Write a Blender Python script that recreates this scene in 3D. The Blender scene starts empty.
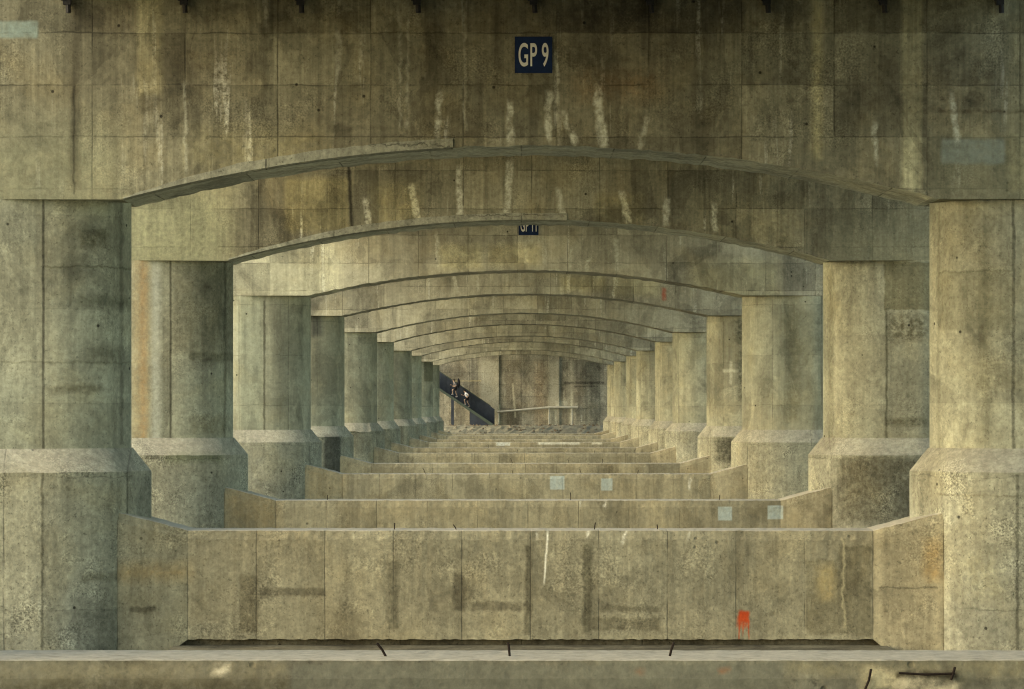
import bpy, bmesh, math, random
from mathutils import Vector
R = math.radians
C = bpy.context.scene.collection
sc = bpy.context.scene

# ------------------------------------------------------------------ camera constants
F, VX, VY, H = 3745.0, 521.5, 408.0, 4.85        # focal length in px, vanishing point, eye height
PX = 0.18                                         # bridge centre line
D = [37.4, 75.0, 101.5, 138.9, 165.4, 202.8, 229.3, 266.7, 293.2, 330.6, 357.1]   # pier centres
T = 1.5                                           # half thickness of a pier
SPRING = [4.1, 4.1, 3.95, 4.12, 4.04, 4.07, 4.03, 4.08, 4.08, 4.1, 4.1]
CROWN = [5.12, 5.15, 5.03, 5.06, 5.01, 5.12, 5.12, 5.12, 5.18, 5.12, 5.12]
WALLTOP = [2.455, 2.421, 2.48, 2.43, 2.43, 2.43, 2.43, 2.43, 2.43, 2.43, 2.43]
Z_END = 372.6                                     # end wall face


def at(x, y, d):
    """the place at distance d that lies on this line of sight (used once, to take measures off the photo)"""
    return (x - VX) * d / F, H - (y - VY) * d / F


# ------------------------------------------------------------------ object helpers
def link(name, me, mat=None, parent=None):
    o = bpy.data.objects.new(name, me)
    C.objects.link(o)
    if mat is not None:
        me.materials.append(mat)
    if parent is not None:
        o.parent = parent
    return o


def mesh_from(verts, faces, smooth=None):
    me = bpy.data.meshes.new('m')
    me.from_pydata([tuple(v) for v in verts], [], faces)
    bm = bmesh.new(); bm.from_mesh(me)
    bmesh.ops.recalc_face_normals(bm, faces=bm.faces[:])
    bm.to_mesh(me); bm.free()
    if smooth:
        for p in me.polygons:
            p.use_smooth = True
        me.set_sharp_from_angle(angle=R(smooth))
    me.update()
    return me


class MB:
    def __init__(self):
        self.v, self.f = [], []

    def add(self, vs, fs):
        n = len(self.v)
        self.v += [tuple(p) for p in vs]
        self.f += [tuple(i + n for i in q) for q in fs]
        return self

    def box(self, x0, x1, y0, y1, z0, z1):
        return self.add([(x0, y0, z0), (x1, y0, z0), (x1, y1, z0), (x0, y1, z0),
                         (x0, y0, z1), (x1, y0, z1), (x1, y1, z1), (x0, y1, z1)],
                        [(0, 3, 2, 1), (4, 5, 6, 7), (0, 1, 5, 4), (1, 2, 6, 5), (2, 3, 7, 6), (3, 0, 4, 7)])

    def tube(self, pts, rads, n=8):
        pts = [Vector(p) for p in pts]
        if not isinstance(rads, (list, tuple)):
            rads = [rads] * len(pts)
        rings = []
        base = len(self.v)
        for i, p in enumerate(pts):
            a = pts[max(0, i - 1)]; b = pts[min(len(pts) - 1, i + 1)]
            d = (b - a).normalized()
            s = d.cross(Vector((0, 1, 0)))
            if s.length < .1:
                s = d.cross(Vector((1, 0, 0)))
            s.normalize(); t = d.cross(s)
            for k in range(n):
                an = 2 * math.pi * k / n
                self.v.append(tuple(p + s * (rads[i] * math.cos(an)) + t * (rads[i] * math.sin(an))))
        for i in range(len(pts) - 1):
            for k in range(n):
                a = base + i * n + k; b = base + i * n + (k + 1) % n
                self.f.append((a, b, b + n, a + n))
        self.f.append(tuple(base + k for k in range(n))[::-1])
        e = base + (len(pts) - 1) * n
        self.f.append(tuple(e + k for k in range(n)))
        return self

    def build(self, name, mat, parent=None, smooth=None):
        return link(name, mesh_from(self.v, self.f, smooth), mat, parent)


def thing(name, label, cat, loc=(0, 0, 0), group=None):
    o = bpy.data.objects.new(name, None)
    C.objects.link(o)
    o.location = loc
    o.empty_display_size = .5
    o['label'] = label; o['category'] = cat
    if group: o['group'] = group
    return o


# ------------------------------------------------------------------ node helpers
class NT:
    def __init__(self, name):
        self.m = bpy.data.materials.new(name)
        self.m.use_nodes = True
        self.t = self.m.node_tree
        self.t.nodes.clear()
        self.out = self.n('ShaderNodeOutputMaterial')
        self.bsdf = self.n('ShaderNodeBsdfPrincipled')
        self.l(self.bsdf.outputs[0], self.out.inputs[0])

    def n(self, typ, **kw):
        nd = self.t.nodes.new(typ)
        for k, v in kw.items():
            setattr(nd, k, v)
        return nd

    def l(self, a, b):
        self.t.links.new(a, b)

    def put(self, sock, v):
        if hasattr(v, 'is_output'):
            self.l(v, sock)
        else:
            sock.default_value = v

    def math(self, op, a, b=0.0, c=None, clamp=False):
        nd = self.n('ShaderNodeMath', operation=op, use_clamp=clamp)
        self.put(nd.inputs[0], a); self.put(nd.inputs[1], b)
        if c is not None: self.put(nd.inputs[2], c)
        return nd.outputs[0]

    def rng(self, v, a, b, c, d, smooth=False):
        nd = self.n('ShaderNodeMapRange')
        if smooth: nd.interpolation_type = 'SMOOTHSTEP'
        self.put(nd.inputs[0], v)
        for i, x in enumerate((a, b, c, d)): nd.inputs[i + 1].default_value = x
        return nd.outputs[0]

    def comb(self, x, y, z):
        nd = self.n('ShaderNodeCombineXYZ')
        for i, v in enumerate((x, y, z)): self.put(nd.inputs[i], v)
        return nd.outputs[0]

    def noise(self, vec, scale, detail=4, rough=.55, dist=0.0, color=False):
        nd = self.n('ShaderNodeTexNoise')
        self.l(vec, nd.inputs['Vector'])
        nd.inputs['Scale'].default_value = scale
        nd.inputs['Detail'].default_value = detail
        nd.inputs['Roughness'].default_value = rough
        nd.inputs['Distortion'].default_value = dist
        return nd.outputs['Color'] if color else nd.outputs['Fac']

    def mix(self, fac, a, b, mode='MIX'):
        nd = self.n('ShaderNodeMix', data_type='RGBA', blend_type=mode)
        self.put(nd.inputs[0], fac)
        for s, v in ((nd.inputs[6], a), (nd.inputs[7], b)):
            if isinstance(v, (tuple, list)): v = (v[0], v[1], v[2], 1)
            self.put(s, v)
        return nd.outputs[2]

    def scale(self, col, f):
        """multiply a colour by a scalar socket"""
        g = self.comb(f, f, f)
        return self.mix(1.0, col, g, 'MULTIPLY')


def simple(name, col, rough=.7, metal=0.0, var=.15, scale=6.0, spec=.15):
    t = NT(name)
    g = t.n('ShaderNodeNewGeometry')
    n = t.noise(g.outputs['Position'], scale, 6, .6)
    f = t.rng(n, .3, .7, 1 - var, 1 + var)
    t.l(t.scale(tuple(col), f) if False else t.mix(1.0, tuple(col), t.comb(f, f, f), 'MULTIPLY'), t.bsdf.inputs['Base Color'])
    t.bsdf.inputs['Roughness'].default_value = rough
    t.bsdf.inputs['Metallic'].default_value = metal
    t.bsdf.inputs['Specular IOR Level'].default_value = spec
    return t.m


def concrete(name, A, B, pw=2.4, ph=1.05, ox=0.0, oz=0.0, seam=.55, hseam=.45, tone=.22, streak=.35,
             lstreak=.0, blotch=.35, speck=.2, marks=(), bumps=.35, pit=.7, run=.0, seamw=.016, warm=.0, top_light=.9, board=.08, grain=1.0):
    """weathered board-marked concrete. marks: dicts with x, z (centre), hx, hz (half size), col, a (strength),
    s (edge softness), sh (lean dx/dz), br (break-up 0..1), jag"""
    t = NT(name)
    g = t.n('ShaderNodeNewGeometry')
    P = g.outputs['Position']
    sp = t.n('ShaderNodeSeparateXYZ'); t.l(P, sp.inputs[0])
    x, y, z = sp.outputs
    big = t.noise(P, .23, 3, .5)
    mid = t.noise(P, 1.3, 12, .68)
    fine = t.noise(P, 11.0, 5, .7)
    col = t.mix(t.rng(big, .38, .62, 0, 1), A, B)
    # formwork panels
    pu = t.math('DIVIDE', t.math('ADD', x, ox), pw)
    pv = t.math('DIVIDE', t.math('ADD', z, oz), ph)
    cell = t.comb(t.math('FLOOR', pu), t.math('FLOOR', pv), t.math('FLOOR', t.math('DIVIDE', y, 9.0)))
    wn = t.n('ShaderNodeTexWhiteNoise', noise_dimensions='3D'); t.l(cell, wn.inputs['Vector'])
    col = t.scale(col, t.rng(wn.outputs['Value'], 0, 1, 1 - tone, 1 + tone * .7))
    # mottling
    col = t.scale(col, t.rng(mid, .28, .72, 1 - .16 * (grain * .6 + .4), 1 + .14 * (grain * .6 + .4)))
    m2 = t.noise(P, 5.2, 8, .72, .2)
    col = t.scale(col, t.rng(m2, .30, .70, .90, 1.09))
    col = t.scale(col, t.rng(fine, .3, .7, 1 - .22 * grain, 1 + .22 * grain))
    # green grey versus brown drift
    drift = t.noise(P, .7, 5, .6, .3)
    col = t.mix(t.rng(drift, .5, .72, 0, .45 + warm), col, t.mix(1.0, col, (1.07, .98, .80), 'MULTIPLY'))
    # water streaks, long in z
    sv = t.comb(t.math('MULTIPLY', x, 1.9), t.math('MULTIPLY', y, .6), t.math('MULTIPLY', z, .10))
    sn = t.noise(sv, 1.0, 7, .62)
    col = t.scale(col, t.rng(sn, .48, .70, 1.0, 1.0 - streak))
    if lstreak:
        sv2 = t.comb(t.math('MULTIPLY', x, 3.1), t.math('MULTIPLY', y, .8), t.math('MULTIPLY', z, .22))
        ln = t.noise(sv2, 1.0, 4, .6, .25)
        m = t.math('MULTIPLY', t.rng(ln, .60, .66, 0, lstreak), t.rng(fine, .38, .55, 0, 1))
        m = t.math('MULTIPLY', m, t.rng(t.noise(P, .45, 2, .5), .40, .52, 0, 1))
        col = t.mix(m, col, (.42, .43, .37))
    # board marks and thin runs, fine in x and long in z
    bv = t.comb(t.math('MULTIPLY', x, 11.0), t.math('MULTIPLY', y, 2.0), t.math('MULTIPLY', z, .35))
    bn = t.noise(bv, 1.0, 3, .6)
    col = t.scale(col, t.rng(bn, .3, .7, 1 - board, 1 + board * .9))
    # tide marks: hard edged stains
    tn = t.noise(t.comb(t.math('MULTIPLY', x, .8), t.math('MULTIPLY', y, .8), t.math('MULTIPLY', z, .45)), 1.0, 10, .62, .6)
    col = t.scale(col, t.math('MULTIPLY', t.rng(tn, .53, .545, 1.0, 1.0 - blotch * .55), t.rng(tn, .455, .47, 1.0 + blotch * .28, 1.0)))
    # pitting
    col = t.scale(col, t.rng(t.noise(P, 17.0, 3, .6), .60, .70, 1.0, 1 - .38 * grain))
    # dark blotches of damp and lichen
    bl = t.noise(P, .62, 9, .66, .5)
    col = t.scale(col, t.rng(bl, .56, .66, 1.0, 1.0 - blotch))
    # exposed aggregate: light and dark specks in patches
    spk = t.noise(P, 26.0, 2, .6)
    pm = t.rng(t.noise(P, .9, 4, .6), .50, .64, 0, 1)
    col = t.scale(col, t.math('ADD', 1.0, t.math('MULTIPLY', pm, t.rng(spk, .3, .7, -speck * 1.4 * grain, speck * 1.6 * grain))))
    # seams
    def line(p, size, w, s):
        f = t.math('FRACT', p)
        d = t.math('MULTIPLY', t.math('MINIMUM', f, t.math('SUBTRACT', 1.0, f)), size)
        k = t.rng(d, w * .35, w * 1.3, s, 0)
        return k
    gate = t.rng(t.noise(P, .8, 5, .65), .42, .56, .12, 1)
    wob = t.math('MULTIPLY', t.math('SUBTRACT', mid, .5), .025)
    lv = line(t.math('ADD', pu, wob), pw, seamw, seam)
    lh = line(t.math('ADD', pv, t.math('MULTIPLY', wob, 5.0)), ph, seamw, hseam)
    ln = t.math('MULTIPLY', t.math('MAXIMUM', lv, lh), gate)
    col = t.scale(col, t.math('SUBTRACT', 1.0, ln))
    # bug holes
    vo = t.n('ShaderNodeTexVoronoi'); t.l(P, vo.inputs['Vector']); vo.inputs['Scale'].default_value = 2.3
    vs = t.n('ShaderNodeSeparateColor'); t.l(vo.outputs['Color'], vs.inputs[0])
    ph_ = t.math('MULTIPLY', t.rng(vo.outputs['Distance'], .05, .09, 1, 0), t.math('GREATER_THAN', vs.outputs[0], .72))
    col = t.scale(col, t.math('SUBTRACT', 1.0, t.math('MULTIPLY', ph_, pit)))
    hgt = t.math('SUBTRACT', t.math('ADD', mid, t.math('MULTIPLY', fine, .35)), t.math('MULTIPLY', ln, .5))
    hgt = t.math('SUBTRACT', hgt, t.math('MULTIPLY', ph_, .5))
    hs = t.n('ShaderNodeHueSaturation'); hs.inputs['Saturation'].default_value = .76; t.l(col, hs.inputs['Color'])
    col = hs.outputs[0]
    # individual stains, drips, painted-over patches and painted shade
    if marks:
        nc = t.noise(P, 3.2, 5, .65, color=True)
        ns = t.n('ShaderNodeSeparateColor'); t.l(nc, ns.inputs[0])
        n1 = t.math('SUBTRACT', ns.outputs[0], .5); n2 = t.math('SUBTRACT', ns.outputs[1], .5)
        brk = t.noise(P, 7.0, 6, .7)
        for k in marks:
            jag = k.get('jag', .12)
            cx = t.math('MULTIPLY_ADD', t.math('SUBTRACT', z, k['z']), k.get('sh', 0.0), k['x'])
            ax = t.math('ABSOLUTE', t.math('SUBTRACT', t.math('MULTIPLY_ADD', n1, jag, x), cx))
            az = t.math('ABSOLUTE', t.math('SUBTRACT', t.math('MULTIPLY_ADD', n2, jag * 1.5, z), k['z']))
            s = k.get('s', .02); sz = k.get('sz', s)
            m = t.math('MULTIPLY', t.rng(ax, k['hx'] - s, k['hx'] + s, 1, 0), t.rng(az, k['hz'] - sz, k['hz'] + sz, 1, 0))
            m = t.math('MULTIPLY', m, k.get('a', .8))
            br = k.get('br', .5)
            if br:
                m = t.math('MULTIPLY', m, t.rng(brk, .36, .60, 1 - br, 1))
            if k.get('mul'):
                col = t.mix(m, col, t.mix(1.0, col, k['col'], 'MULTIPLY'))
            else:
                col = t.mix(m, col, t.scale(tuple(k['col']) and t.mix(0.0, k['col'], k['col']), t.rng(fine, .3, .7, .85, 1.15)))
    gm = t.n('ShaderNodeGamma'); t.l(col, gm.inputs[0]); gm.inputs[1].default_value = 1.4
    col = t.mix(1.0, gm.outputs[0], (1.83, 1.85, 1.80), 'MULTIPLY')        # deepen the stains round a reflectance of .22
    if top_light:  # paler upward faces: light from above painted into the colour
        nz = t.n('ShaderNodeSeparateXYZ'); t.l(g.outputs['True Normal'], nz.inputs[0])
        up = t.math('MULTIPLY', t.rng(nz.outputs[2], .38, .8, 0, top_light), t.rng(m2, .30, .55, .55, 1))
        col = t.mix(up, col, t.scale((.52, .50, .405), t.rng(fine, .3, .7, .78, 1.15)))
    t.l(col, t.bsdf.inputs['Base Color'])
    t.bsdf.inputs['Roughness'].default_value = .92
    t.bsdf.inputs['Specular IOR Level'].default_value = .25
    bp = t.n('ShaderNodeBump'); bp.inputs['Strength'].default_value = bumps
    bp.inputs['Distance'].default_value = .05
    t.l(hgt, bp.inputs['Height']); t.l(bp.outputs[0], t.bsdf.inputs['Normal'])
    return t.m


COL_A, COL_B = (.28, .295, .228), (.305, .305, .225)
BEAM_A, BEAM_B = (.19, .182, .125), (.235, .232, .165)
WALL_A, WALL_B = (.266, .247, .165), (.255, .246, .174)
PALE = (.44, .45, .39)
BLUE = (.30, .375, .375)


def front(i, x, y, off=-T):
    return at(x, y, D[i] + off)


def rect(i, x0, y0, x1, y1, off=-T, **k):
    a = front(i, x0, y0, off); b = front(i, x1, y1, off)
    k.update(x=(a[0] + b[0]) / 2, z=(a[1] + b[1]) / 2, hx=abs(b[0] - a[0]) / 2, hz=abs(b[1] - a[1]) / 2)
    return k


def drip(i, x0, y0, x1, y1, w, off=-T, **k):
    """a run of lime or paint from (x0,y0) to (x1,y1), w px wide"""
    a = front(i, x0, y0, off); b = front(i, x1, y1, off)
    k.setdefault('col', PALE); k.setdefault('br', .95); k['a'] = min(1, k.get('a', .75) * 1.25); k.setdefault('jag', .24)
    dz = b[1] - a[1]
    k.update(x=(a[0] + b[0]) / 2, z=(a[1] + b[1]) / 2, hx=w * .72 * (D[i] + off) / F / 2, hz=abs(dz) / 2,
             sh=(b[0] - a[0]) / dz if abs(dz) > 1e-3 else 0, s=k.get('s', .03), sz=.08)
    return k


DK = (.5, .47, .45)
LT = (1.45, 1.42, 1.32)
beam_marks = {
    1: [rect(1, 902, -5, 922, 190, col=(1.85, 1.85, 1.75), mul=True, a=.95, br=.35, s=.05),
        rect(1, 137, -5, 162, 95, col=(1.35, 1.34, 1.25), mul=True, a=.9, br=.3, s=.06),
        rect(1, 812, -5, 822, 160, col=(1.9, 1.85, 1.6), mul=True, a=.7, br=.5, s=.06),
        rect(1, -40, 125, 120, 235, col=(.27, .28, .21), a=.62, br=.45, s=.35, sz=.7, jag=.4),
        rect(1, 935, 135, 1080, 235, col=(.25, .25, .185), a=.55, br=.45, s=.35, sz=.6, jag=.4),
        rect(1, -10, 21, 38, 38, col=(.235, .28, .26), a=.9, br=.35, s=.03, jag=.05),
        rect(1, 941, 139, 1005, 164, col=(.225, .25, .225), a=.88, br=.35, s=.04, jag=.08),
        rect(1, 270, -8, 1030, 33, col=(.62, .60, .56), mul=True, a=.8, br=.5, s=.05, sz=.03),  # dark band along the beam top: soot, with deck shade painted in
        rect(1, 1008, -5, 1030, 190, col=LT, mul=True, a=.7, br=.4, s=.08),
        rect(1, 70, 0, 80, 190, col=DK, mul=True, a=.55, br=.4, s=.07),
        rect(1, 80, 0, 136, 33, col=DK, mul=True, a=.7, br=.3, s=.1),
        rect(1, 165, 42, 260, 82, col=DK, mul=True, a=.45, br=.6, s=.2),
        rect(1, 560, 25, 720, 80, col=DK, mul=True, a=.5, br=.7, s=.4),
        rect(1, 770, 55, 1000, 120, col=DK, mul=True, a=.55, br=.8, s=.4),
        rect(1, 575, 70, 660, 100, col=(1.1, .9, .75), mul=True, a=.7, br=.6, s=.2),
        rect(1, 190, 130, 330, 170, col=(1.35, 1.3, 1.1), mul=True, a=.6, br=.7, s=.25),
        drip(1, 441, 90, 437, 137, 8, a=.6), drip(1, 510, 102, 511, 148, 10, a=.65),
        drip(1, 549, 92, 549, 142, 9, a=.6), drip(1, 556, 50, 557, 122, 5, a=.4), drip(1, 563, 112, 576, 146, 9, a=.65),
        drip(1, 597, 88, 604, 148, 11, a=.65), drip(1, 648, 112, 640, 150, 8, a=.45),
        drip(1, 875, 122, 876, 165, 6, a=.6), drip(1, 952, 92, 957, 142, 7, a=.6),
        drip(1, 399, 10, 400, 130, 3, a=.35), drip(1, 407, 20, 407, 130, 3, a=.35), drip(1, 463, 0, 466, 130, 3, a=.35),
        drip(1, 338, 30, 338, 80, 8, a=.3), drip(1, 185, 82, 186, 172, 3, a=.5),
        rect(1, 940, 110, 1030, 113, col=(.5, .45, .4), mul=True, a=.7, br=.6, s=.03, sh=0),
        rect(1, 73, 85, 75, 195, col=(.4, .4, .4), mul=True, a=.6, br=.3, s=.015)],
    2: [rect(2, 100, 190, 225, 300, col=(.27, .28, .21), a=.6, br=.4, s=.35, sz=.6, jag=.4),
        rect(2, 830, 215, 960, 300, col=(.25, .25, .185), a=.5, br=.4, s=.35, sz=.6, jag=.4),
        drip(2, 366, 200, 369, 228, 9, a=.55), drip(2, 411, 185, 418, 222, 10, a=.6), drip(2, 459, 168, 460, 218, 8, a=.7),
        drip(2, 510, 160, 507, 217, 9, a=.7), drip(2, 558, 190, 563, 216, 8, a=.6), drip(2, 622, 192, 628, 222, 9, a=.6),
        drip(2, 666, 198, 666, 226, 8, a=.55), drip(2, 714, 204, 715, 230, 7, a=.55),
        rect(2, 285, 178, 350, 232, col=(1.45, 1.4, 1.15), mul=True, a=.8, br=.3, s=.1),
        rect(2, 372, 182, 420, 230, col=(1.4, 1.35, 1.1), mul=True, a=.6, br=.5, s=.2),
        rect(2, 690, 195, 800, 250, col=(1.25, 1.22, 1.1), mul=True, a=.6, br=.5, s=.3),
        rect(2, 131, 175, 240, 262, col=(1.35, 1.35, 1.25), mul=True, a=.6, br=.5, s=.2),
        rect(2, 349, 165, 352, 235, col=(.2, .2, .22), mul=True, a=.9, br=.1, s=.03, sh=-.06),
        rect(2, 595, 195, 645, 228, col=(1.25, 1.2, 1.0), mul=True, a=.6, br=.6, s=.1)],
    3: [drip(3, 437, 233, 438, 268, 5, a=.6), drip(3, 525, 243, 527, 265, 5, a=.6), drip(3, 545, 245, 545, 265, 5, a=.5),
        drip(3, 571, 248, 570, 268, 5, a=.55), drip(3, 589, 258, 587, 270, 5, a=.55), drip(3, 616, 240, 617, 272, 6, a=.5),
        rect(3, 440, 245, 482, 270, col=(1.4, 1.38, 1.2), mul=True, a=.8, br=.4, s=.15),
        rect(3, 488, 245, 540, 266, col=(1.4, 1.35, 1.15), mul=True, a=.7, br=.4, s=.15),
        rect(3, 232, 240, 340, 300, col=(1.35, 1.36, 1.3), mul=True, a=.8, br=.3, s=.3),
        rect(3, 690, 262, 780, 300, col=(1.3, 1.28, 1.12), mul=True, a=.7, br=.3, s=.3)],
    4: [rect(4, 662, 288, 666, 300, col=(.36, .10, .06), a=.75, br=.5, s=.05), drip(4, 452, 272, 458, 292, 5, a=.5),
        drip(4, 477, 272, 478, 290, 4, a=.5), drip(4, 568, 272, 568, 292, 4, a=.4),
        rect(4, 612, 275, 660, 296, col=(1.3, 1.28, 1.12), mul=True, a=.7, br=.3, s=.15),
        rect(4, 560, 276, 607, 292, col=(1.3, 1.25, 1.05), mul=True, a=.7, br=.3, s=.15)],
}
col_marks = {
    1: [rect(1, 41, 195, 43.5, 450, col=(.32, .32, .32), mul=True, a=.85, br=.3, s=.012, jag=.05),
        rect(1, 114, 195, 117, 445, col=(.5, .5, .5), mul=True, a=.6, br=.4, s=.02),
        rect(1, 1013, 195, 1016, 450, col=(.4, .4, .4), mul=True, a=.75, br=.3, s=.015),
        rect(1, 944, 205, 946, 450, col=(.7, .7, .66), mul=True, a=.6, br=.3, s=.02),
        rect(1, 42, 265, 131, 267, col=(.55, .55, .5), mul=True, a=.7, br=.4, s=.015),
        rect(1, 0, 361, 131, 363, col=(.6, .6, .55), mul=True, a=.6, br=.5, s=.015),
        rect(1, 75, 296, 125, 306, col=(.6, .6, .56), mul=True, a=.8, br=.5, s=.08),
        rect(1, 85, 345, 115, 360, col=(.62, .6, .56), mul=True, a=.7, br=.6, s=.1),
        rect(1, 42, 385, 100, 393, col=(.55, .53, .48), mul=True, a=.7, br=.7, s=.04),
        rect(1, 78, 228, 105, 246, col=(.5, .48, .42), mul=True, a=.8, br=.8, s=.06),
        rect(1, 945, 270, 1013, 272, col=(.55, .55, .5), mul=True, a=.6, br=.4, s=.015),
        rect(1, 945, 272, 1013, 330, col=(.8, .8, .78), mul=True, a=.8, br=.3, s=.03),
        rect(1, 980, 230, 992, 445, col=(.75, .74, .7), mul=True, a=.7, br=.4, s=.08)],
    2: [rect(2, 133, 200, 150, 440, col=(.38, .31, .19), a=.5, br=.5, s=.1),
        rect(2, 140, 230, 146, 440, col=(.36, .25, .14), a=.45, br=.4, s=.07),
        rect(2, 151, 200, 160, 440, col=(.46, .47, .42), a=.6, br=.4, s=.08),
        rect(2, 169, 258, 171, 440, col=(.35, .35, .33), mul=True, a=.85, br=.2, s=.015, jag=.04),
        rect(2, 221, 260, 223, 440, col=(.45, .45, .42), mul=True, a=.7, br=.3, s=.02),
        rect(2, 172, 262, 232, 352, col=(.72, .70, .66), mul=True, a=.8, br=.4, s=.15),
        rect(2, 188, 352, 230, 361, col=(.55, .54, .5), mul=True, a=.8, br=.5, s=.05),
        rect(2, 190, 415, 225, 435, col=(.65, .62, .55), mul=True, a=.7, br=.7, s=.08),
        rect(2, 885, 262, 932, 310, col=(.62, .60, .52), mul=True, a=.85, br=.1, s=.02),
        rect(2, 887, 315, 928, 340, col=(.35, .33, .28), mul=True, a=.8, br=.9, s=.15),
        rect(2, 886, 310, 888, 440, col=(.42, .42, .38), mul=True, a=.8, br=.3, s=.02),
        rect(2, 887, 418, 928, 426, col=(.5, .48, .42), mul=True, a=.8, br=.8, s=.06),
        rect(2, 832, 268, 836, 440, col=(.7, .7, .65), mul=True, a=.6, br=.4, s=.03)],
    3: [rect(3, 263, 300, 265, 430, col=(.4, .4, .38), mul=True, a=.8, br=.2, s=.02),
        rect(3, 236, 290, 262, 430, col=(1.12, 1.15, 1.15), mul=True, a=.8, br=.3, s=.1),
        rect(3, 780, 310, 830, 425, col=(.8, .8, .77), mul=True, a=.7, br=.4, s=.2),
        rect(3, 786, 262, 800, 420, col=(.75, .73, .68), mul=True, a=.7, br=.5, s=.1)],
    4: [rect(4, 729.6, 361, 732.6, 384, col=(.46, .47, .40), a=.6, br=.5, s=.04, jag=.03),
        rect(4, 723.5, 369, 739, 372.5, col=(.46, .47, .40), a=.6, br=.55, s=.04, jag=.03),
        rect(4, 735, 318, 745, 344, col=(.3, .3, .27), mul=True, a=.85, br=.8, s=.2),
        rect(4, 738, 350, 745, 400, col=(.3, .3, .27), mul=True, a=.85, br=.8, s=.15),
        rect(4, 310, 314, 322, 336, col=(.42, .44, .5), mul=True, a=.85, br=.2, s=.15),
        rect(4, 313, 340, 320, 375, col=(.5, .52, .55), mul=True, a=.7, br=.7, s=.15)],
    9: [rect(9, 424, 362, 433, 381.5, col=(.6, .6, .56), mul=True, a=.95, br=.1, s=.05, jag=.03)],
}
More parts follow.
